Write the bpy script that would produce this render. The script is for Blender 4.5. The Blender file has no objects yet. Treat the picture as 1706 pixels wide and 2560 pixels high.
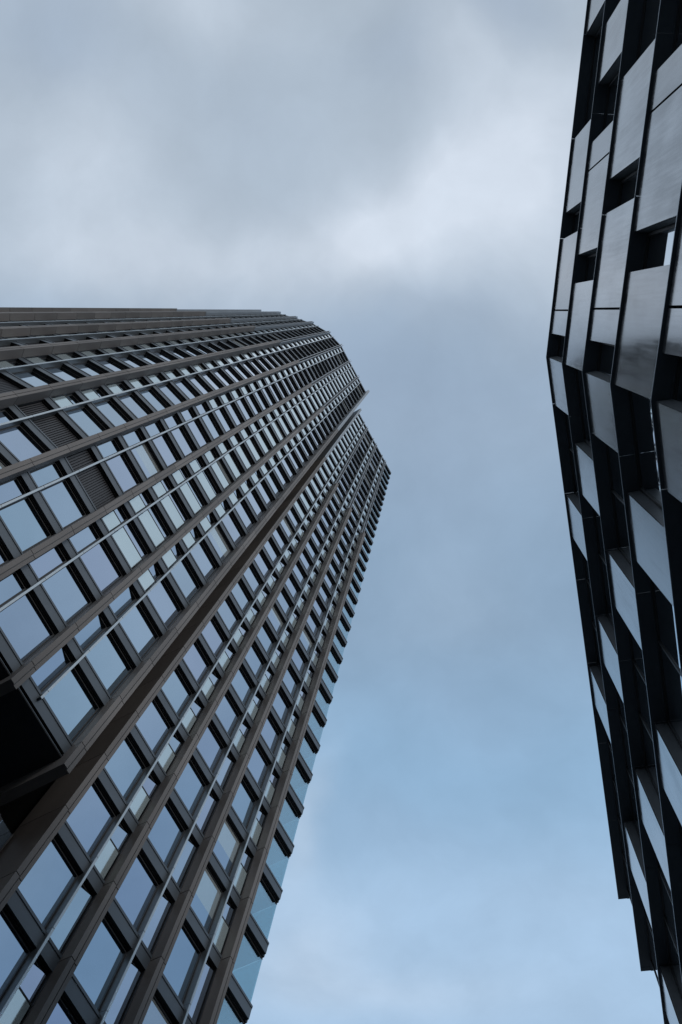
import bpy, math, random
import numpy as np
from mathutils import Matrix, Vector

random.seed(7)
SC = bpy.context.scene
COL = SC.collection

# ------------------------------------------------------------------ camera
EYE = 1.6                       # camera height above the pavement
FPX, CX, CY = 2300.0, 853.0, 1280.0
ZEN = np.array([1085.0 - CX, 775.0 - CY, FPX]); ZEN /= np.linalg.norm(ZEN)
E1 = np.array([1.0, 0, 0]); E1 = E1 - ZEN * (E1 @ ZEN); E1 /= np.linalg.norm(E1)
E2 = np.cross(ZEN, E1)
W = np.array([E1, E2, ZEN])     # rows: camera-frame vectors of world X, Y, Z
cam_d = bpy.data.cameras.new('camera')
cam = bpy.data.objects.new('camera', cam_d); COL.objects.link(cam)
cam_d.sensor_fit = 'VERTICAL'; cam_d.sensor_height = 36.0; cam_d.sensor_width = 24.0
cam_d.lens = 36.0 * FPX / 2560.0
cam_d.clip_start = 0.05; cam_d.clip_end = 20000
right, up, back = W @ np.array([1., 0, 0]), W @ np.array([0, -1., 0]), W @ np.array([0, 0, -1.])
cam.matrix_world = Matrix(((right[0], up[0], back[0], 0), (right[1], up[1], back[1], 0), (right[2], up[2], back[2], EYE), (0, 0, 0, 1)))
SC.camera = cam

def project(p):
    """world point -> (x, y) in the frame, used only to rank windows by size"""
    v = W.T @ (np.array(p) - np.array([0, 0, EYE]))
    if v[2] <= 0.1: return None
    return (CX + FPX * v[0] / v[2], CY + FPX * v[1] / v[2])

# ------------------------------------------------------------------ view
SC.view_settings.view_transform = 'Standard'; SC.view_settings.look = 'None'
SC.view_settings.exposure = 0.0; SC.view_settings.gamma = 1.0
SC.view_settings.use_curve_mapping = False
SC.cycles.max_bounces = 8; SC.cycles.transparent_max_bounces = 12
SC.cycles.caustics_reflective = False; SC.cycles.caustics_refractive = False

# ------------------------------------------------------------------ node helpers
class NT:
    def __init__(s, tree): s.t = tree
    def n(s, kind, **kw):
        nd = s.t.nodes.new(kind)
        for k, v in kw.items():
            if k.startswith('i_'): nd.inputs[k[2:].replace('_', ' ')].default_value = v
            else: setattr(nd, k, v)
        return nd
    def l(s, a, b): s.t.links.new(a, b)
    def math(s, op, a, b=None, c=None, clamp=False):
        nd = s.n('ShaderNodeMath', operation=op, use_clamp=clamp)
        for i, v in enumerate((a, b, c)):
            if v is None: continue
            if isinstance(v, (int, float)): nd.inputs[i].default_value = v
            else: s.l(v, nd.inputs[i])
        return nd.outputs[0]
    def mix(s, f, a, b, blend='MIX'):
        nd = s.n('ShaderNodeMix', data_type='RGBA', blend_type=blend)
        for i, v in ((0, f), (6, a), (7, b)):
            if isinstance(v, (int, float)): nd.inputs[i].default_value = v
            elif isinstance(v, tuple): nd.inputs[i].default_value = (*v, 1) if len(v) == 3 else v
            else: s.l(v, nd.inputs[i])
        return nd.outputs[2]

# ------------------------------------------------------------------ sky
SUN_EL, SUN_AZ = math.radians(24), math.radians(-44)   # azimuth in plan, from +X
world = bpy.data.worlds.new('World'); SC.world = world; world.use_nodes = True
wt = world.node_tree; wt.nodes.clear(); N = NT(wt)
sky = N.n('ShaderNodeTexSky', sky_type='NISHITA', sun_disc=False)
sky.sun_elevation = SUN_EL; sky.sun_rotation = math.pi / 2 - SUN_AZ
sky.air_density = 1.0; sky.dust_density = 2.0
tc = N.n('ShaderNodeTexCoord')
sx = N.n('ShaderNodeSeparateXYZ'); N.l(tc.outputs['Generated'], sx.inputs[0])
zc = N.math('MAXIMUM', sx.outputs[2], 0.08)
qx = N.math('DIVIDE', sx.outputs[0], zc); qy = N.math('DIVIDE', sx.outputs[1], zc)
cq = N.n('ShaderNodeCombineXYZ'); N.l(qx, cq.inputs[0]); N.l(qy, cq.inputs[1])
# cloud deck: a flat layer overhead, so its coordinates are direction / height
w1 = N.n('ShaderNodeTexNoise', noise_dimensions='3D'); w1.inputs['Scale'].default_value = 3.2; w1.inputs['Detail'].default_value = 5; w1.inputs['Roughness'].default_value = 0.5
N.l(cq.outputs[0], w1.inputs['Vector'])
warp = N.n('ShaderNodeVectorMath', operation='MULTIPLY_ADD'); N.l(w1.outputs['Color'], warp.inputs[0]); warp.inputs[1].default_value = (0.16, 0.16, 0); 
N.l(cq.outputs[0], warp.inputs[2])
off = N.n('ShaderNodeVectorMath', operation='SUBTRACT'); N.l(warp.outputs[0], off.inputs[0]); off.inputs[1].default_value = (0.08, 0.08, 0)
sq = N.n('ShaderNodeSeparateXYZ'); N.l(off.outputs[0], sq.inputs[0])
def blob(x, y, rx, ry, ang=0.0):
    """soft cloud lump of the deck centred at (x, y) in direction / height"""
    dx = N.math('SUBTRACT', sq.outputs[0], x); dy = N.math('SUBTRACT', sq.outputs[1], y)
    ca, sa = math.cos(ang), math.sin(ang)
    u = N.math('ADD', N.math('MULTIPLY', dx, ca / rx), N.math('MULTIPLY', dy, sa / rx))
    v = N.math('ADD', N.math('MULTIPLY', dx, -sa / ry), N.math('MULTIPLY', dy, ca / ry))
    r = N.math('ADD', N.math('MULTIPLY', u, u), N.math('MULTIPLY', v, v))
    return N.math('EXPONENT', N.math('MULTIPLY', r, -1.0))
def q_of(px, py):
    r = np.array([px - CX, py - CY, FPX]); w = W @ r
    return w[0] / w[2], w[1] / w[2]
def ramp(fac, stops):
    r = N.n('ShaderNodeValToRGB'); r.color_ramp.interpolation = 'EASE'
    el = r.color_ramp.elements
    el[0].position, el[0].color = stops[0][0], (*stops[0][1], 1)
    el[1].position, el[1].color = stops[-1][0], (*stops[-1][1], 1)
    for p, c in stops[1:-1]:
        e = el.new(p); e.color = (*c, 1)
    N.l(fac, r.inputs[0]); return r.outputs[0]
def lin(*c): return tuple(((v / 255) / 12.92 if v / 255 <= 0.04045 else ((v / 255 + 0.055) / 1.055) ** 2.4) for v in c)
grad = N.math('ADD', N.math('MULTIPLY', sq.outputs[1], 0.8), 0.35, clamp=True)
base = ramp(grad, [(0.0, lin(178, 192, 206)), (0.28, lin(182, 197, 213)), (0.42, lin(159, 180, 203)), (0.60, lin(145, 172, 199)),
                   (0.78, lin(149, 184, 216)), (0.93, lin(172, 202, 232))])
# far from the zenith the deck evens out into a pale grey
CLOUD_WHITE = [(960, 590, 190, 70, -0.4, .55), (1010, 560, 330, 120, -0.45, .75), (1340, 320, 260, 140, -0.6, 1), (1330, 480, 150, 120, 0, .8), (170, 430, 230, 190, 0.2, .6), (420, 660, 420, 90, 0.0, .9), (1180, 130, 130, 100, 0, .5), (500, 60, 180, 70, 0.2, .5), (1250, 650, 260, 110, 0, .25), (1150, 1480, 200, 160, 0.3, .1), (760, 2380, 160, 220, 0.4, .4), (1000, 2480, 420, 120, 0, .28), (740, 2050, 60, 200, 0.3, .4)]
CLOUD_DARK = [(620, 290, 230, 190, 0.3, .28), (1050, 1180, 160, 200, 0.2, .35), (1180, 1780, 200, 130, 0.4, .4), (120, 110, 240, 130, 0.2, .9), (1290, 20, 110, 60, 0.2, 1), (1130, 780, 240, 60, 0.1, .35), (930, 960, 250, 120, 0, .5), (1000, 150, 130, 80, 0, .7), (980, 2060, 200, 90, 0.2, .3)]
def total(lst):
    acc = None
    for (px, py, rx, ry, a, wgt) in lst:
        x, y = q_of(px, py); b = N.math('MULTIPLY', blob(x, y, rx / FPX, ry / FPX, a), wgt)
        acc = b if acc is None else N.math('ADD', acc, b)
    return acc
n2 = N.n('ShaderNodeTexNoise', noise_dimensions='3D'); n2.inputs['Scale'].default_value = 5.5; n2.inputs['Detail'].default_value = 7; n2.inputs['Roughness'].default_value = 0.52
N.l(off.outputs[0], n2.inputs['Vector'])
nz = N.math('MULTIPLY_ADD', n2.outputs[0], 1.5, 0.25)
fw = N.math('MULTIPLY', N.math('MULTIPLY', total(CLOUD_WHITE), nz), 0.72, clamp=True)
fd = N.math('MULTIPLY', N.math('MULTIPLY', total(CLOUD_DARK), nz), 0.45, clamp=True)
c1 = N.mix(fd, base, lin(147, 167, 193))
c2 = N.mix(fw, c1, lin(216, 227, 241))
soft = N.math('MULTIPLY', N.math('SUBTRACT', n2.outputs[0], 0.5), 0.34)
n3 = N.n('ShaderNodeTexNoise', noise_dimensions='3D'); n3.inputs['Scale'].default_value = 17; n3.inputs['Detail'].default_value = 6; n3.inputs['Roughness'].default_value = 0.6
N.l(off.outputs[0], n3.inputs['Vector'])
soft = N.math('ADD', soft, N.math('MULTIPLY', N.math('SUBTRACT', n3.outputs[0], 0.5), 0.13))
c3 = N.n('ShaderNodeVectorMath', operation='SCALE'); N.l(c2, c3.inputs[0]); N.l(N.math('ADD', soft, 1.0), c3.inputs['Scale'])
far = N.math('MULTIPLY', N.math('SUBTRACT', 0.75, sx.outputs[2]), 1.8, clamp=True)
c4 = N.mix(far, c3.outputs[0], lin(190, 205, 222))
bgC = N.n('ShaderNodeBackground'); N.l(c4, bgC.inputs[0]); bgC.inputs[1].default_value = 1.0
bgS = N.n('ShaderNodeBackground'); N.l(sky.outputs[0], bgS.inputs[0]); bgS.inputs[1].default_value = 0.08
mx = N.n('ShaderNodeMixShader'); mx.inputs[0].default_value = 0.93     # the cloud deck is nearly closed
N.l(bgS.outputs[0], mx.inputs[1]); N.l(bgC.outputs[0], mx.inputs[2])
wo = N.n('ShaderNodeOutputWorld'); N.l(mx.outputs[0], wo.inputs[0])

# ------------------------------------------------------------------ sun behind the clouds
sd = bpy.data.lights.new('sun', 'SUN'); sd.energy = 1.1; sd.angle = math.radians(18); sd.color = (1.0, 0.96, 0.92)
so = bpy.data.objects.new('sun', sd); COL.objects.link(so)
sv = Vector((math.cos(SUN_EL) * math.cos(SUN_AZ), math.cos(SUN_EL) * math.sin(SUN_AZ), math.sin(SUN_EL)))
so.rotation_euler = sv.to_track_quat('Z', 'Y').to_euler(); so.location = sv * 300

# ------------------------------------------------------------------ materials
def new_mat(name):
    m = bpy.data.materials.new(name); m.use_nodes = True
    t = m.node_tree; t.nodes.clear(); n = NT(t)
    out = n.n('ShaderNodeOutputMaterial'); p = n.n('ShaderNodeBsdfPrincipled'); n.l(p.outputs[0], out.inputs[0])
    return m, n, p, out
def pos(n):
    return n.n('ShaderNodeNewGeometry').outputs['Position']
def noise(n, scale, detail=4, vec=None, stretch=None, rough=0.55):
    v = vec or pos(n)
    if stretch:
        mp = n.n('ShaderNodeMapping'); mp.inputs['Scale'].default_value = stretch; n.l(v, mp.inputs[0]); v = mp.outputs[0]
    t = n.n('ShaderNodeTexNoise'); t.inputs['Scale'].default_value = scale; t.inputs['Detail'].default_value = detail; t.inputs['Roughness'].default_value = rough
    n.l(v, t.inputs['Vector']); return t.outputs[0]
def varied(name, a, b, rough, metal=0.0, scale=0.8, stretch=None, bump=0.0, spec=0.5, rvar=0.1):
    m, n, p, o = new_mat(name)
    f1 = noise(n, scale, 5, stretch=stretch); f2 = noise(n, scale * 11, 3)
    f = n.math('ADD', n.math('MULTIPLY', f1, 0.75), n.math('MULTIPLY', f2, 0.25))
    f = n.math('MULTIPLY_ADD', n.math('SUBTRACT', f, 0.5), 2.2, 0.5, clamp=True)
    n.l(n.mix(f, a, b), p.inputs['Base Color'])
    n.l(n.math('MULTIPLY_ADD', f2, rvar * 2, rough - rvar), p.inputs['Roughness'])
    p.inputs['Metallic'].default_value = metal; p.inputs['Specular IOR Level'].default_value = spec
    if bump:
        bp = n.n('ShaderNodeBump'); bp.inputs['Strength'].default_value = bump; bp.inputs['Distance'].default_value = 0.01
        n.l(f2, bp.inputs['Height']); n.l(bp.outputs[0], p.inputs['Normal'])
    return m
M = {}
def stone():
    m = varied('brown_stone', (0.086, 0.077, 0.072), (0.135, 0.122, 0.114), 0.62, 0, 0.5, (1, 1, 0.25), 0.15)
    n = NT(m.node_tree); p = next(q for q in m.node_tree.nodes if q.type == 'BSDF_PRINCIPLED')
    src = p.inputs['Base Color'].links[0].from_socket
    at = n.n('ShaderNodeAttribute', attribute_name='tint'); sc_ = n.n('ShaderNodeVectorMath', operation='SCALE')
    n.l(src, sc_.inputs[0]); n.l(n.math('MULTIPLY_ADD', at.outputs['Fac'], 0.5, 0.78), sc_.inputs['Scale']); n.l(sc_.outputs[0], p.inputs['Base Color'])
    return m
M['stone'] = stone()
M['stone_plain'] = varied('brown_stone', (0.105, 0.093, 0.088), (0.15, 0.135, 0.128), 0.62, 0, 0.5, (1, 1, 0.25), 0.15)
M['slate'] = varied('slate_metal', (0.055, 0.068, 0.081), (0.08, 0.097, 0.115), 0.42, 0.35, 0.7, (1, 1, 0.5))
M['black'] = varied('black_metal', (0.008, 0.009, 0.011), (0.014, 0.016, 0.019), 0.5, 0, 1.0)
M['silver'] = varied('brushed_silver', (0.36, 0.41, 0.445), (0.46, 0.51, 0.54), 0.42, 0.7, 0.6, (1, 1, 0.1))
M['blade'] = varied('blade_metal', (0.10, 0.115, 0.125), (0.14, 0.155, 0.165), 0.40, 0.5, 0.6, (1, 1, 0.1))
M['greymetal'] = varied('grey_metal', (0.20, 0.22, 0.24), (0.28, 0.30, 0.32), 0.42, 0.6, 0.6, (1, 1, 0.15))
M['louvre'] = varied('louvre_metal', (0.012, 0.011, 0.014), (0.018, 0.017, 0.02), 0.45, 0.3, 1.0)
M['soffit'] = varied('dark_soffit', (0.055, 0.075, 0.095), (0.08, 0.105, 0.13), 0.34, 0.0, 0.6, None, 0, 0.4)
M['lip_and_fitting'] = varied('lit_lip_and_fitting', (0.30, 0.36, 0.42), (0.40, 0.46, 0.52), 0.35, 0.6, 1.0)  # pale tone paints the light caught on slab lips; fittings share it
M['paving'] = varied('paving', (0.12, 0.12, 0.125), (0.17, 0.168, 0.165), 0.85, 0, 0.4, None, 0.4)
M['roof'] = varied('roof_membrane', (0.08, 0.08, 0.085), (0.12, 0.12, 0.125), 0.8, 0, 0.5)
M['ceiling'] = varied('ceiling_paint', (0.45, 0.47, 0.52), (0.55, 0.57, 0.60), 0.8, 0, 0.5)
def grazing(n, lo, power):
    """share of light a coated pane reflects: lo head on, all of it edge on"""
    lw = n.n('ShaderNodeLayerWeight'); lw.inputs[0].default_value = 0.5
    return n.math('MULTIPLY_ADD', n.math('POWER', lw.outputs['Facing'], power), 1.0 - lo, lo)
def glass(name, ca, cb, power=3.0, rough=0.012, wave=0.03):
    """coated window glass with a slight tint that differs from pane to pane"""
    m, n, p, o = new_mat(name)
    at = n.n('ShaderNodeAttribute', attribute_name='tint')
    g_ = n.n('ShaderNodeBsdfGlossy'); g_.inputs['Roughness'].default_value = rough
    n.l(n.mix(grazing(n, 0.0, power), n.mix(at.outputs['Fac'], ca, cb), (0.97, 0.98, 1.0)), g_.inputs[0])
    bp = n.n('ShaderNodeBump'); bp.inputs['Strength'].default_value = wave; bp.inputs['Distance'].default_value = 0.05
    n.l(noise(n, 0.9, 2), bp.inputs['Height']); n.l(bp.outputs[0], g_.inputs['Normal'])
    p.inputs['Base Color'].default_value = (0.012, 0.018, 0.022, 1); p.inputs['Roughness'].default_value = 0.4
    ms = n.n('ShaderNodeMixShader'); ms.inputs[0].default_value = 0.96; n.l(p.outputs[0], ms.inputs[1]); n.l(g_.outputs[0], ms.inputs[2]); n.l(ms.outputs[0], o.inputs[0])
    return m
M['glass'] = glass('window_glass', (0.25, 0.35, 0.53), (0.21, 0.39, 0.53), 1.9)
M['glass_blind'] = glass('glass_over_blind', (0.34, 0.47, 0.60), (0.34, 0.55, 0.62), 2.4)
_p = next(q for q in M['glass_blind'].node_tree.nodes if q.type == 'BSDF_PRINCIPLED'); _p.inputs['Base Color'].default_value = (0.55, 0.6, 0.6, 1)
_m = next(q for q in M['glass_blind'].node_tree.nodes if q.type == 'MIX_SHADER'); _m.inputs[0].default_value = 0.7
M['dark_glass'] = glass('dark_glass', (0.74, 0.86, 0.96), (0.72, 0.87, 0.96), 1.6, 0.012, 0.02)
m, n, p, o = new_mat('balustrade_glass')
n.l(n.mix(noise(n, 0.7, 3, stretch=(1, 1, 3)), (0.60, 0.72, 0.74), (0.66, 0.77, 0.79)), p.inputs['Base Color'])
p.inputs['Metallic'].default_value = 0.75; p.inputs['Roughness'].default_value = 0.10
M['balustrade'] = m
m, n, p, o = new_mat('clear_glass')
tr = n.n('ShaderNodeBsdfTransparent'); tr.inputs[0].default_value = (0.68, 0.86, 0.88, 1)
gl = n.n('ShaderNodeBsdfGlossy'); gl.inputs['Roughness'].default_value = 0.01; gl.inputs[0].default_value = (0.74, 0.91, 0.98, 1)
ms = n.n('ShaderNodeMixShader'); n.l(grazing(n, 0.42, 3.0), ms.inputs[0]); n.l(tr.outputs[0], ms.inputs[1]); n.l(gl.outputs[0], ms.inputs[2]); n.l(ms.outputs[0], o.inputs[0])
M['clear'] = m
# zinc cladding of the office building: streaky satin metal
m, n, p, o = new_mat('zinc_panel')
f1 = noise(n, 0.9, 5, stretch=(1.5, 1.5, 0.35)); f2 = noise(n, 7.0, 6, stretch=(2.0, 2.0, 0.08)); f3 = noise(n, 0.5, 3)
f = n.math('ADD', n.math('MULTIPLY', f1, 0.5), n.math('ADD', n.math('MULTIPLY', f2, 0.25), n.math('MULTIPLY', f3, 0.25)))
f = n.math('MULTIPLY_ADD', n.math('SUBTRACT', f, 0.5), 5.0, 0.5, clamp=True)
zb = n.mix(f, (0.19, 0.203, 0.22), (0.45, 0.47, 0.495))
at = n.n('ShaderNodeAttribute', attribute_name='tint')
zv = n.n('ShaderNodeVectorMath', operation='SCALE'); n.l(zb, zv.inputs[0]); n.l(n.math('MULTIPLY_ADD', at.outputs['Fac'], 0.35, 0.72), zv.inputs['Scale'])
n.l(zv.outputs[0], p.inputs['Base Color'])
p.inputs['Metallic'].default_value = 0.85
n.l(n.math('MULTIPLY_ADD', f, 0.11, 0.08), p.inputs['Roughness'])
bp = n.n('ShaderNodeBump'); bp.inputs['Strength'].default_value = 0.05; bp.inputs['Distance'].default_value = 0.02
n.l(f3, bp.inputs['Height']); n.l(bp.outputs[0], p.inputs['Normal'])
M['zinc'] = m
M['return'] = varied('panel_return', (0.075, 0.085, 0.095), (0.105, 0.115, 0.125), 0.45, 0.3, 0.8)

# ------------------------------------------------------------------ mesh helpers
class MB:
    """collects boxes and strips and links them as ONE mesh object"""
    def __init__(s): s.v = []; s.f = []; s.m = []; s.tint = []; s.mats = []
    def mi(s, key):
        if key not in s.mats: s.mats.append(key)
        return s.mats.index(key)
    def add(s, vs, fs, key, tint=0.5):
        b = len(s.v); s.v += [tuple(map(float, q)) for q in vs]; s.tint += [tint] * len(vs)
        k = s.mi(key)
        for q in fs: s.f.append(tuple(b + i for i in q)); s.m.append(k)
    def hexa(s, c, key, tint=0.5):
        """8 corners: bottom ring 0-3, top ring 4-7"""
        s.add(c, [(3, 2, 1, 0), (4, 5, 6, 7), (0, 1, 5, 4), (1, 2, 6, 5), (2, 3, 7, 6), (3, 0, 4, 7)], key, tint)
    def build(s, name, parent=None, loc=None):
        me = bpy.data.meshes.new(name)
        vs = s.v
        if loc is not None: vs = [(x - loc[0], y - loc[1], z - loc[2]) for x, y, z in vs]
        me.from_pydata(vs, [], s.f)
        for k in s.mats: me.materials.append(M[k])
        me.polygons.foreach_set('material_index', s.m)
        a = me.attributes.new('tint', 'FLOAT', 'POINT'); a.data.foreach_set('value', s.tint)
        me.validate(); me.update()
        import bmesh
        bm = bmesh.new(); bm.from_mesh(me); bmesh.ops.recalc_face_normals(bm, faces=bm.faces); bm.to_mesh(me); bm.free()
        o = bpy.data.objects.new(name, me); COL.objects.link(o)
        if loc is not None: o.location = loc
        if parent: o.parent = parent
        return o
class Frame:
    """vertical facade frame: t along the wall, o outwards, z up"""
    def __init__(s, P, d, n): s.P = np.array(P, float); s.d = np.array(d, float); s.n = np.array(n, float)
    def pt(s, t, o, z):
        q = s.P + s.d * t + s.n * o; return (q[0], q[1], z)
    def box(s, mb, t0, t1, o0, o1, z0, z1, key, tint=0.5):
        mb.hexa([s.pt(t0, o0, z0), s.pt(t1, o0, z0), s.pt(t1, o1, z0), s.pt(t0, o1, z0),
                 s.pt(t0, o0, z1), s.pt(t1, o0, z1), s.pt(t1, o1, z1), s.pt(t0, o1, z1)], key, tint)
def empty(name, loc):
    o = bpy.data.objects.new(name, None); COL.objects.link(o); o.location = loc; return o
def tag(o, label=None, cat=None, group=None, kind=None):
    for k, v in (('label', label), ('category', cat), ('group', group), ('kind', kind)):
        if v: o[k] = v

# ------------------------------------------------------------------ ground
g = MB(); g.add([(-3000, -3000, 0), (3000, -3000, 0), (3000, 3000, 0), (-3000, 3000, 0)], [(0, 1, 2, 3)], 'paving')
go = g.build('ground'); tag(go, kind='structure')

# ================================================================== the tower
dR = np.array([0.47930132, 0.87765041]); nR = np.array([0.87765041, -0.47930132])
R0 = np.array([-10.99278287, 16.07053326])
FR = Frame(R0, dR, nR)
GL = -0.19                      # glass line behind the ledge face
FD = 0.44                       # stone fin depth in front of it
HW = 0.165                      # half width of a stone fin
tower = empty('residential_tower', (-16.0, 12.0, 0))
tag(tower, 'tall brown and grey residential tower with stone fins, silver blades and rounded corner', 'tower')
TL = (-16.0, 12.0, 0.0)
def part(mb, name, parent=tower, label=None, kind=None):
    loc = TL if parent is tower else (0, 0, 0)
    o = bpy.data.objects
    ob = mb.build(name, parent, None)
    # parts are modelled in world coordinates; keep them there under the empty
    ob.matrix_parent_inverse = Matrix.Translation((-TL[0], -TL[1], -TL[2]))
    if label: ob['label'] = label
    if kind: ob['kind'] = kind
    return ob
def sub(mb, name, parent, label=None):
    ob = mb.build(name, None, None); ob.parent = parent
    if label: ob['label'] = label
    return ob

# storey levels: top of each floor ledge
Z = [28.70 + EYE + 3.47 * (k - 8) for k in range(0, 37)]
ZR = Z + [Z[36] + 4.14 * j for j in range(1, 5)]
ZLv = Z + [Z[36] + 4.14 * j for j in range(1, 7)]
ROOF_R, ROOF_L = ZR[-1], ZLv[-1]
FIN_R, FIN_L = 94.2 + EYE, 100.5 + EYE
K_L0 = 7                        # lowest floor of the overhanging wing
LEDGE_H = 0.64

# plan of the overhanging wing: fin positions, from the slot to the rounded flank
offL = 1.61
def Lp(t, o=offL): return R0 + dR * t + nR * o
FIN_T = [-2.37, -5.29, -8.15, -11.02]
FR_PT = [Lp(t, offL + FD) for t in FIN_T] + [np.array(q) for q in ((-16.540, 3.269), (-19.330, 1.718), (-22.002, 0.892), (-24.769, 0.149), (-28.005, -0.170))]
for a, L in ((-3.0, 2.97), (-20.0, 2.97), (-40.0, 2.97)):       # the flank bends on out of sight
    a = math.radians(a); FR_PT.append(FR_PT[-1] - np.array([math.cos(a), math.sin(a)]) * L)
def normals(pts):
    sd_ = [(pts[i + 1] - pts[i]) / np.linalg.norm(pts[i + 1] - pts[i]) for i in range(len(pts) - 1)]
    sn_ = [np.array([-d[1], d[0]]) for d in sd_]
    if sn_[0] @ nR < 0: sn_ = [-q for q in sn_]
    bs_ = []
    for i in range(len(pts)):
        m_ = sn_[max(i - 1, 0)] + sn_[min(i, len(pts) - 2)]; bs_.append(m_ / np.linalg.norm(m_))
    return sd_, sn_, bs_
_, _, fb = normals(FR_PT)
V = np.array([q - b_ * FD for q, b_ in zip(FR_PT, fb)])         # the ledge line runs behind the fins
nv = len(V)
segd, segn, bis = normals(V)
def Voff(i, o):
    a = segn[max(i - 1, 0)]
    return V[i] + bis[i] * (o / (bis[i] @ a))

# ---- floor ledges
PROFILE = [(GL - 0.25, 0.0), (0.025, 0.0), (0.025, -0.11), (0.0, -0.12), (0.0, -LEDGE_H), (-0.095, -LEDGE_H), (-0.095, -LEDGE_H + 0.03),
           (-0.11, -LEDGE_H + 0.03), (-0.11, -LEDGE_H - 0.05), (GL + 0.01, -LEDGE_H - 0.05), (GL + 0.01, -LEDGE_H - 0.10), (GL - 0.25, -LEDGE_H - 0.10)]
PKEY = ['black', 'slate', 'slate', 'slate', 'black', 'black', 'black', 'black', 'black', 'black', 'black', 'black']
def ledge_strip(mb, pts_fn, count, ztop, caps=True):
    """pts_fn(i, o) -> plan point"""
    npf = len(PROFILE)
    for i in range(count - 1):
        for j in range(npf):
            (o0, z0), (o1, z1) = PROFILE[j], PROFILE[(j + 1) % npf]
            a, b = pts_fn(i, o0), pts_fn(i + 1, o0); c, d = pts_fn(i + 1, o1), pts_fn(i, o1)
            mb.add([(a[0], a[1], ztop + z0), (b[0], b[1], ztop + z0), (c[0], c[1], ztop + z1), (d[0], d[1], ztop + z1)], [(0, 1, 2, 3)], PKEY[j])
    for i in (0, count - 1):
        mb.add([(*pts_fn(i, o), ztop + z) for o, z in PROFILE], [tuple(range(npf))], 'slate')
RT = [-0.62, 10.2]
for k, z in enumerate(ZR):
    mb = MB(); ledge_strip(mb, lambda i, o: R0 + dR * (RT[i] + (0.07 if (i == 1 and o < -0.10) else 0)) + nR * o, 2, z)
    part(mb, 'floor_ledge')
for k, z in enumerate(ZLv):
    if k < K_L0: continue
    mb = MB(); ledge_strip(mb, Voff, nv, z); part(mb, 'floor_ledge')

# ---- stone fins
def stone_fin(P, n, z0, z1, deep=0.0, joints=None, groove=True):
    """fin standing on plan point P (ledge face), running out along n; one block per storey"""
    d = np.array([-n[1], n[0]])
    f = Frame(P, d, n); mb = MB()
    js = [z0] + [j for j in joints if z0 + 0.4 < j < z1 - 0.4] + [z1]
    for a, b in zip(js[:-1], js[1:]):
        b2 = b - 0.035; tn = min(1.0, max(0.0, random.gauss(0.45, 0.2)))
        # a groove splits the front into a wide and a narrow strip
        f.box(mb, -HW, HW, -deep if deep else -0.02, FD - 0.03, a, b2, 'stone', tn)
        f.box(mb, -HW, 0.005, FD - 0.03, FD, a, b2, 'stone', tn)
        f.box(mb, 0.006, 0.034, FD - 0.031, FD - 0.022, a, b, 'black')  # black strip laid in the groove to paint its shade darker
        f.box(mb, 0.035, HW, FD - 0.03, FD, a - 0.06, b2 - 0.06, 'stone', min(1, max(0, tn + random.uniform(-.15, .15))))
    f.box(mb, -HW + 0.02, HW - 0.02, -deep if deep else -0.02, FD - 0.05, z0 + 0.03, z1 - 0.05, 'black')
    return mb, f
jR = [z - 0.20 for z in ZR]; jL = [z - 0.20 for z in ZLv]
fins = []
FT = [2.13, 5.10, 8.07]
for t in FT:
    mb, f = stone_fin(R0 + dR * t, nR, 0.0, FIN_R, joints=jR); part(mb, 'stone_fin'); fins.append((f, FIN_R, ROOF_R))
# slot piers either side of the re-entrant gap
mb, f2 = stone_fin(R0 + dR * (-0.79), nR, 0.0, FIN_R + 1.0, deep=1.4, joints=jR); part(mb, 'stone_pier', label='deep stone pier on the inner side of the vertical slot')
mb, f1 = stone_fin(V[0], nR, Z[K_L0] - 1.6, FIN_L + 1.0, deep=4.5, joints=jL); part(mb, 'stone_pier', label='deep stone pier on the overhanging side of the vertical slot')
for i in range(1, nv):
    # the flank's fins start lower, behind the edge of the picture
    mb, f = stone_fin(V[i], bis[i], Z[K_L0] - 1.6, FIN_L, joints=jL); part(mb, 'stone_fin'); fins.append((f, FIN_L, ROOF_L))
# metal heads of the two piers, rising past the roof
for f, z0, z1, dp in ((f2, FIN_R + 1.0, ROOF_R + 1.3, 1.4), (f1, FIN_L + 1.0, ROOF_L + 1.8, 4.5)):
    mb = MB()
    f.box(mb, -HW, HW, -dp, FD - 0.03, z0, z1, 'greymetal'); f.box(mb, -HW, -0.01, FD - 0.03, FD, z0, z1, 'greymetal'); f.box(mb, 0.04, HW, FD - 0.03, FD, z0, z1, 'greymetal')
    part(mb, 'pier_head')
# pairs of thin blades carry each fin line on to the roof
for f, z0, z1 in fins:
    mb = MB()
    for s in (-1, 1):
        f.box(mb, s * (HW - 0.035) - 0.035, s * (HW - 0.035) + 0.035, GL - 0.02, 0.34 if z1 == ROOF_L else 0.18, z0 - 0.3, z1 + 0.15, 'greymetal')
    part(mb, 'metal_blade_pair')
    mb = MB(); f.box(mb, -0.10, 0.02, 0.02, 0.14, z0 + 0.05, z0 + 0.32, 'lip_and_fitting'); f.box(mb, -0.15, 0.15, -0.02, 0.30, z0 + 0.0, z0 + 0.05, 'black')
    part(mb, 'light_fitting')

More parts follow.
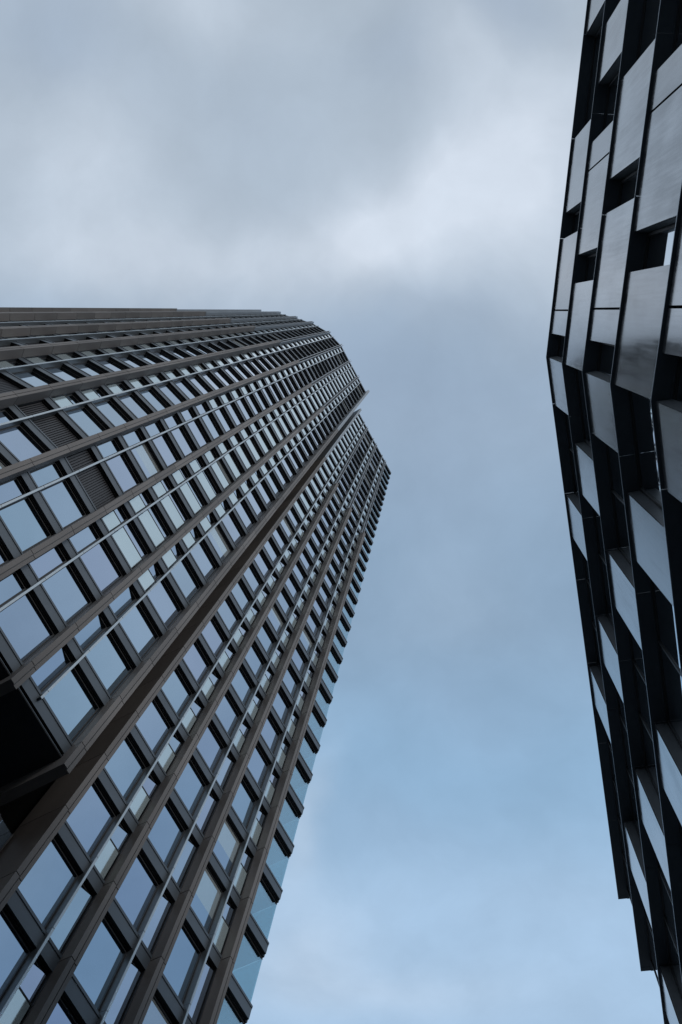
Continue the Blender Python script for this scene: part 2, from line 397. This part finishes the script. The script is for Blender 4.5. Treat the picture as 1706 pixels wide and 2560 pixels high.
# ---- bays: glazing between fins.  u runs from one fin centre to the next
bays = []                       # (frame, length, floor tops, lowest floor, name key)
edges = [-0.79] + FT
for i in range(3):
    bays.append((Frame(R0 + dR * edges[i], dR, nR), edges[i + 1] - edges[i], ZR, 0, 'R%d' % i))
for i in range(nv - 1):
    bays.append((Frame(V[i], segd[i], segn[i]), float(np.linalg.norm(V[i + 1] - V[i])), ZLv, K_L0, 'L%d' % i))
wins = []; bals = []; louv = []
LOUVRE_K = 11
frame_mb = MB()
for f, L, zs, k0, key in bays:
    s = L / 2.97
    bt = 2.0 * s
    big = (0.19, bt - 0.05); mul = (bt - 0.055, bt + 0.055); small = (bt + 0.05, L - 0.19)
    zt = zs[-1] - 0.1
    zb = zs[k0] - 0.75 if k0 else 0.0
    # black returns beside the fins and the black mullion behind the blade
    f.box(frame_mb, -0.02, 0.185, GL - 0.2, -0.005, zb, zt, 'black')
    f.box(frame_mb, L - 0.185, L + 0.02, GL - 0.2, -0.005, zb, zt, 'black')
    f.box(frame_mb, mul[0], mul[1], GL - 0.2, GL + 0.05, zb, zt, 'black')
    f.box(frame_mb, 0.2, L - 0.2, GL - 0.24, GL - 0.20, zb, zt, 'black')
    # silver blade with a joint at every storey
    mb = MB()
    zlist = [zb + (0.4 if k0 else 0)] + [z + 0.17 for z in zs[k0:]] + [zs[-1] + 0.55]
    for a, b in zip(zlist[:-1], zlist[1:]):
        f.box(mb, bt - 0.045, bt + 0.045, GL + 0.05, 0.125, a, b - 0.015, 'blade')
        f.box(mb, bt - 0.038, bt + 0.042, 0.126, 0.15, a, b - 0.025, 'silver')
    part(mb, 'silver_blade')
    for k in range(k0 + 1, len(zs)):
        z0, z1 = zs[k - 1] + 0.0, zs[k] - LEDGE_H - 0.10
        for w, (a, b) in (('big', big), ('small', small)):
            tint = min(1, max(0, random.gauss(0.5, 0.32)))
            if key in ('L2', 'L3', 'L4') and k == LOUVRE_K + (0 if key != 'L4' else 0):
                louv.append((f, a, b, z0, z1)); continue
            c = [project(f.pt(t_, GL, z_)) for t_, z_ in ((a, z0), (b, z0), (b, z1), (a, z1))]
            area = 0
            if all(c) and any(0 < q[0] < 1706 and 0 < q[1] < 2560 for q in c):
                area = abs(sum(c[i][0] * c[(i + 1) % 4][1] - c[(i + 1) % 4][0] * c[i][1] for i in range(4))) / 2
            wins.append((area, f, a, b, z0, z1, tint, w == 'small' and key in ('R0', 'R1', 'R2', 'L0')))
            n_ = k - k0
            has = False
            if w == 'small':
                has = {'L0': n_ >= 4, 'L1': n_ >= 4, 'L2': n_ >= 11, 'L3': n_ >= 5, 'R0': k >= 8 or k % 3 == 0, 'R1': k >= 12, 'R2': k >= 9}.get(key, n_ > 4)
            else:
                has = {'L1': n_ >= 4, 'R0': k >= 22}.get(key, False)
            if has: bals.append((area, f, a, b, z0, z1))
# ---- corner bay at the far end of the lower wing: clear glass round the corner, ceilings behind
CT = 10.28
corner = MB(); FRc = FR
fr2 = Frame(R0 + dR * CT, -nR, dR)          # the end wall, running back from the corner
part(frame_mb, 'window_surround')
def pane_box(mb, f, a, b, z0, z1, tint, key='glass', canted=False):
    # some narrow panes are shaped with a cant to reflect sky, not the fin
    e = 0.085 if canted else 0.0
    c = []
    r0 = (tint * 7919.0) % 1.0 * 0.016 - 0.008        # panes never sit quite true
    for z_ in (z0, z1):
        GLz = GL + (r0 if z_ == z1 else -r0)
        c += [f.pt(a, GLz - 0.03 - e * 0.2, z_), f.pt(b, GLz - 0.03 + e, z_), f.pt(b, GLz + e, z_), f.pt(a, GLz - e * 0.2, z_)]
    if not canted and 0.0 < tint < 1.0 and (tint * 104729.0) % 1.0 < 0.05:       # a blind pulled part of the way down
        zs_ = z1 - (z1 - z0) * (0.25 + 0.4 * ((tint * 331.0) % 1.0))
        m0 = [tuple(p_ + (q_ - p_) * ((zs_ - z0) / (z1 - z0)) for p_, q_ in zip(c[i], c[i + 4])) for i in range(4)]
        mb.hexa(c[:4] + m0, key, tint); mb.hexa(m0 + c[4:], 'glass_blind', tint); return
    mb.hexa(c, key, tint)
def window_part(f, a, b, z0, z1, tint, key='glass', canted=False):
    fm = MB(); w = 0.045
    for (t0, t1, y0, y1) in ((a, a + w, z0, z1), (b - w, b, z0, z1), (a + w, b - w, z0, z0 + w), (a + w, b - w, z1 - w, z1)):
        f.box(fm, t0, t1, GL - 0.12, GL + 0.035, y0, y1, 'black')
    pm = MB(); pane_box(pm, f, a + w, b - w, z0 + w, z1 - w, tint, key, canted)
    return fm, pm
wins.sort(key=lambda q: -q[0])
for (ar, f, a, b, z0, z1, ti, cn) in wins[:92]:
    fm, pm = window_part(f, a, b, z0, z1, ti, 'glass', cn); o = part(fm, 'window'); sub(pm, 'pane', o)
rest = MB()
for (ar, f, a, b, z0, z1, ti, cn) in wins[92:]:
    w = 0.045
    for (t0, t1, y0, y1) in ((a, a + w, z0, z1), (b - w, b, z0, z1), (a + w, b - w, z0, z0 + w), (a + w, b - w, z1 - w, z1)):
        f.box(rest, t0, t1, GL - 0.12, GL + 0.035, y0, y1, 'black')
    pane_box(rest, f, a + w, b - w, z0 + w, z1 - w, ti, 'glass', cn)
part(rest, 'window', kind='stuff')
def bal_mesh(mb, f, a, b, z0, z1):
    h = z0 + (z1 - z0) * 0.56
    f.box(mb, a + 0.05, b - 0.05, -0.05, -0.03, z0 - 0.02, h, 'balustrade')
    f.box(mb, a + 0.01, b - 0.01, -0.065, -0.015, h, h + 0.05, 'black')
bals.sort(key=lambda q: -q[0])
for q in bals[:60]:
    mb = MB(); bal_mesh(mb, *q[1:]); part(mb, 'glass_balustrade')
mb = MB()
for q in bals[60:]: bal_mesh(mb, *q[1:])
part(mb, 'glass_balustrade', kind='stuff')
for (f, a, b, z0, z1) in louv:
    mb = MB(); f.box(mb, a, b, GL - 0.15, GL - 0.10, z0, z1, 'black')
    nsl = 26
    wd = (b - a) / max(1, round((b - a) / 0.105))
    # blades run up the panel
    x = a
    while x < b - 0.02:
        f.box(mb, x + 0.012, x + wd - 0.022, GL - 0.10, GL + 0.02, z0 + 0.03, z1 - 0.03, 'louvre'); x += wd
    part(mb, 'louvre_panel')
# corner windows
cw = MB()
for k in range(1, len(ZR)):
    z0, z1 = ZR[k - 1], ZR[k] - LEDGE_H - 0.10
    fm = MB(); a, b = FT[2] + 0.23, CT
    FR.box(fm, a, a + 0.05, GL - 0.12, GL + 0.03, z0, z1, 'black')
    FR.box(fm, a + 0.05, b, GL - 0.06, GL + 0.012, z1 - 0.04, z1, 'black'); FR.box(fm, a + 0.05, b, GL - 0.06, GL + 0.012, z0, z0 + 0.04, 'black')
    pm = MB(); FR.box(pm, a + 0.05, b, GL - 0.02, GL, z0 + 0.04, z1 - 0.04, 'clear')
    fr2.box(pm, 0.025 - GL, 3.2, -0.02, 0.0, z0 + 0.04, z1 - 0.04, 'clear')
    if k >= 2 and k <= 36: o = part(fm, 'corner_window'); sub(pm, 'pane', o)
    else: part(fm, 'corner_window'); part(pm, 'pane')
ceil = MB()
fr2.box(ceil, 3.2, 3.4, -0.1, 0.03, 0.2, ZR[-1] - 1.0, 'black')
for k in range(0, len(ZR)):
    FR.box(ceil, FT[2] + 0.1, CT - 0.02, -6.0, GL - 0.25, ZR[k] - LEDGE_H - 0.10, ZR[k] - 0.03, 'ceiling')
    if k < len(ZR) - 1:
        FR.box(ceil, FT[2] - 0.1, FT[2] + 0.1, -6.0, GL - 0.3, ZR[k] - 0.03, ZR[k + 1] - LEDGE_H - 0.10, 'ceiling')
        FR.box(ceil, FT[2] + 0.1, CT - 0.9, -4.2, -4.1, ZR[k] - 0.03, ZR[k + 1] - LEDGE_H - 0.10, 'ceiling')
part(ceil, 'corner_room')
# ---- body of the tower behind the glass, slot, soffit and roofs
body = MB()
FR.box(body, -0.70, FT[2] + 0.1, -18.0, GL - 0.26, 0, ROOF_R - 0.9, 'black')
FR.box(body, FT[2] + 0.12, CT - 0.02, -18.0, -6.05, 0, ROOF_R - 0.9, 'slate')
def prism(mb, pts, z0, z1, key):
    n_ = len(pts); vs = [(p_[0], p_[1], z0) for p_ in pts] + [(p_[0], p_[1], z1) for p_ in pts]
    mb.add(vs, [tuple(range(n_ - 1, -1, -1)), tuple(range(n_, 2 * n_))] + [(i, (i + 1) % n_, n_ + (i + 1) % n_, n_ + i) for i in range(n_)], key)
backR = R0 + dR * (-0.9) - nR * 18.0
wing = [Voff(i, GL - 0.26) for i in range(nv)] + [V[-1] + np.array([-1.0, 14.0]), backR]
prism(body, wing, Z[K_L0] - 0.78, ROOF_L - 0.9, 'black')
part(body, 'core')
rf = MB()
FR.box(rf, -0.62, CT - 0.05, -18.0, GL - 0.27, ROOF_R - 0.88, ROOF_R + 0.02, 'roof')
prism(rf, wing, ROOF_L - 0.88, ROOF_L + 0.02, 'roof'); part(rf, 'roof')
# soffit of the overhang, with the fins turned inwards as beams
sf = MB()
edge = [Voff(i, -0.02) for i in range(nv)]
prism(sf, edge + [V[-1] + np.array([-1.0, 14.0]), backR], Z[K_L0] - 0.86, Z[K_L0] - 0.79, 'black')
for i in range(nv - 1):
    f = Frame(V[i], segd[i], segn[i]); L = float(np.linalg.norm(V[i + 1] - V[i]))
    f.box(sf, 0.17, L - 0.17, -0.03, -0.005, Z[K_L0] - 0.83, Z[K_L0] - 0.80, 'slate')
part(sf, 'soffit')
for i in range(nv):
    f = Frame(V[i], np.array([-bis[i][1], bis[i][0]]), bis[i]); mb = MB()
    f.box(mb, -HW + 0.003, HW - 0.003, -5.2, -0.03, Z[K_L0] - 1.58, Z[K_L0] - 0.87, 'stone'); part(mb, 'soffit_beam')
# set-back storeys under the overhang
pod = MB(); PO = -1.0
FP = Frame(R0 + dR * (-0.96) + nR * PO, -dR, nR)
FP.box(pod, -0.1, 16, -0.6, -0.4, 0, Z[K_L0] - 0.9, 'black')
part(pod, 'podium_wall')
PT = (1.05, 4.0, 6.97, 9.94)
for t in PT:
    mb, f = stone_fin(FP.P - dR * t, nR, 0, Z[K_L0] - 1.62, joints=jL); part(mb, 'stone_fin')
for k in range(0, 7):
    mb = MB(); FP.box(mb, 0.02, 15.9, -0.38, 0.0, Z[k] - LEDGE_H, Z[k], 'slate'); part(mb, 'floor_ledge')
for k in range(0, 7):
    x = 0.05
    for t in PT:
        fm, pm = MB(), MB()
        z1 = Z[k + 1] - LEDGE_H - 0.06 if k < 6 else Z[7] - 0.9
        FP.box(fm, x, x + 0.05, -0.4, -0.15, Z[k], z1, 'black'); FP.box(pm, x + 0.05, t - 0.2, -0.3, -0.19, Z[k], z1, 'glass')
        o = part(fm, 'window'); sub(pm, 'pane', o); x = t + 0.2

# ================================================================== the office building
U = 4.0
HK = [8.31, 7.29, 6.30, 5.30, 4.31, 3.31, 2.31, 1.31, 0.31]
HZ = [h * U + EYE for h in HK]
K = np.array([3.9586, 1.6154])
du = np.array([math.cos(math.radians(-86.1)), math.sin(math.radians(-86.1))]); nu = np.array([du[1], -du[0]])
dl = np.array([math.cos(math.radians(79.8)), math.sin(math.radians(79.8))]); nl = np.array([-dl[1], dl[0]])
FU, FL = Frame(K, du, nu), Frame(K, dl, nl)
END_U, END_L = 34.0, 21.5
GO = -0.36
office = empty('office_building', (9.0, 4.0, 0)); TL2 = (9.0, 4.0, 0.0)
tag(office, 'dark office building with staggered zinc panels and black recessed openings, bent at a corner', 'office building')
def part2(mb, name, label=None, kind=None):
    ob = mb.build(name, office); ob.matrix_parent_inverse = Matrix.Translation((-TL2[0], -TL2[1], 0))
    if label: ob['label'] = label
    if kind: ob['kind'] = kind
    return ob
bk = (nu + nl); bk /= np.linalg.norm(bk)
def Kp(o): return K + bk * (o / (bk @ nu))
def strip(mb, o0, o1, z0, z1, key, su=None, sl=None, gap=0.0):
    """band round the bend between offsets o0 (inner) and o1 (outer), cut into lengths"""
    cu = [0.0] + [x for x in np.arange(4.0, END_U, 3.2)] + [END_U]
    cl = [0.0] + [x for x in np.arange(1.65, END_L, 3.28)] + [END_L]
    for F, cs in ((FU, cu), (FL, cl)):
        for a, b in zip(cs[:-1], cs[1:]):
            pa0 = Kp(o0) if a == 0 else F.P + F.d * (a + gap) + F.n * o0
            pa1 = Kp(o1) if a == 0 else F.P + F.d * (a + gap) + F.n * o1
            pb0 = F.P + F.d * b + F.n * o0; pb1 = F.P + F.d * b + F.n * o1
            mb.hexa([(*pa0, z0), (*pb0, z0), (*pb1, z0), (*pa1, z0), (*pa0, z1), (*pb0, z1), (*pb1, z1), (*pa1, z1)], key)
for k, z in enumerate(HZ):
    mb = MB()
    strip(mb, -0.335, 0.0, z - 0.05, z, 'soffit', gap=0.012)
    strip(mb, -1.2, -0.335, z - 0.07, z - 0.002, 'soffit')
    strip(mb, 0.0005, 0.010, z - 0.052, z - 0.022, 'lip_and_fitting', gap=0.01)  # added lip strip, pale to stand for light caught along the slab edge
    part2(mb, 'floor_slab')
UP = {0: [(0.82, 1.60), (1.63, 3.97), (4.81, 7.16), (10.34, 12.7), (12.73, 13.5), (16.6, 18.9), (20.5, 22.8), (24.5, 27)],
      1: [(0.0, 2.41), (3.22, 5.56), (5.59, 6.36), (7.96, 9.51), (12.7, 15.0), (15.9, 18.2), (21.4, 23.8)],
      2: [(0.84, 1.64), (1.67, 4.02), (4.84, 7.21), (10.4, 12.7), (12.73, 13.6), (16.6, 18.9), (22, 24.4)],
      3: [(0.0, 2.43), (3.25, 5.62), (5.65, 6.44), (9.6, 11.2), (12.7, 15.0), (18, 20.4)],
      4: [(0.86, 1.66), (1.69, 4.03), (4.84, 7.21), (10.4, 12.7), (15, 17.3)],
      5: [(0.0, 2.43), (3.25, 5.62), (8.0, 9.6), (12.7, 15.0)], 6: [(0.86, 1.66), (1.69, 4.03), (4.84, 7.21)], 7: [(0.0, 2.43), (3.25, 5.62)]}
LO = {0: [(0.0, 1.69), (4.96, 6.52), (11.59, 13.04)], 1: [(2.48, 4.09), (8.22, 9.74), (15.6, 17.21)]}
for k in (2, 4, 6): LO[k] = [(0.0, 1.66), (4.94, 6.52), (11.53, 13.08), (18.1, 19.6)]
for k in (3, 5, 7): LO[k] = [(2.48, 4.07), (8.22, 9.80), (15.6, 17.21)]
def panel(F, a, b, z0, z1):
    """folded zinc cassette: satin face, dark returns back to the glass line"""
    mb = MB(); e = 0.03
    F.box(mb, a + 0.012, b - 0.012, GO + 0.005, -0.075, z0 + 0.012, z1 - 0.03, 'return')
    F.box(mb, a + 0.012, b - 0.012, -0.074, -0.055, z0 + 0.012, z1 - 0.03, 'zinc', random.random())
    part2(mb, 'cladding_panel')
def opening(F, a, b, z0, z1):
    if b - a < 0.2: return
    fm, pm = MB(), MB(); w = 0.06
    for (t0, t1, y0, y1) in ((a, a + w, z0, z1), (b - w, b, z0, z1), (a + w, b - w, z0, z0 + w), (a + w, b - w, z1 - w, z1)):
        F.box(fm, t0, t1, GO - 0.08, GO + 0.0, y0, y1, 'black')
    n_ = max(1, round((b - a - 0.8) / 1.6)); x = [a + w + (b - a - 2 * w) * i / n_ for i in range(n_ + 1)]
    for xi in x[1:-1]: F.box(fm, xi - 0.03, xi + 0.03, GO - 0.08, GO, z0 + w, z1 - w, 'black')
    for x0, x1 in zip(x[:-1], x[1:]):
        F.box(pm, x0, x1, GO - 0.05, GO - 0.03, z0 + w, z1 - w, 'dark_glass', random.random())
    o = part2(fm, 'window'); s = pm.build('pane', None); s.parent = o
for k in range(8):
    z0, z1 = HZ[k + 1], HZ[k] - 0.07
    for F, tab, end in ((FU, UP, END_U), (FL, LO, END_L)):
        x = 0.0
        for a, b in tab[k]:
            if a - x > 0.2: opening(F, x, a, z0, z1)
            panel(F, a, b, z0, z1); x = b
        opening(F, x, end - 0.4, z0, z1)
core = MB()
outl = [FU.P + FU.d * END_U + FU.n * (GO - 0.09), Kp(GO - 0.09), FL.P + FL.d * (END_L - 0.42) + FL.n * (GO - 0.09)]
bx = outl + [outl[2] + np.array([16.0, -3.0]), outl[0] + np.array([16.0, 1.0])]
prism(core, bx, 0, HZ[0] - 0.075, 'soffit'); part2(core, 'core')
rf = MB(); prism(rf, bx, HZ[0] - 0.0735, HZ[0] - 0.004, 'roof'); part2(rf, 'roof')
print('objects', len(bpy.data.objects))
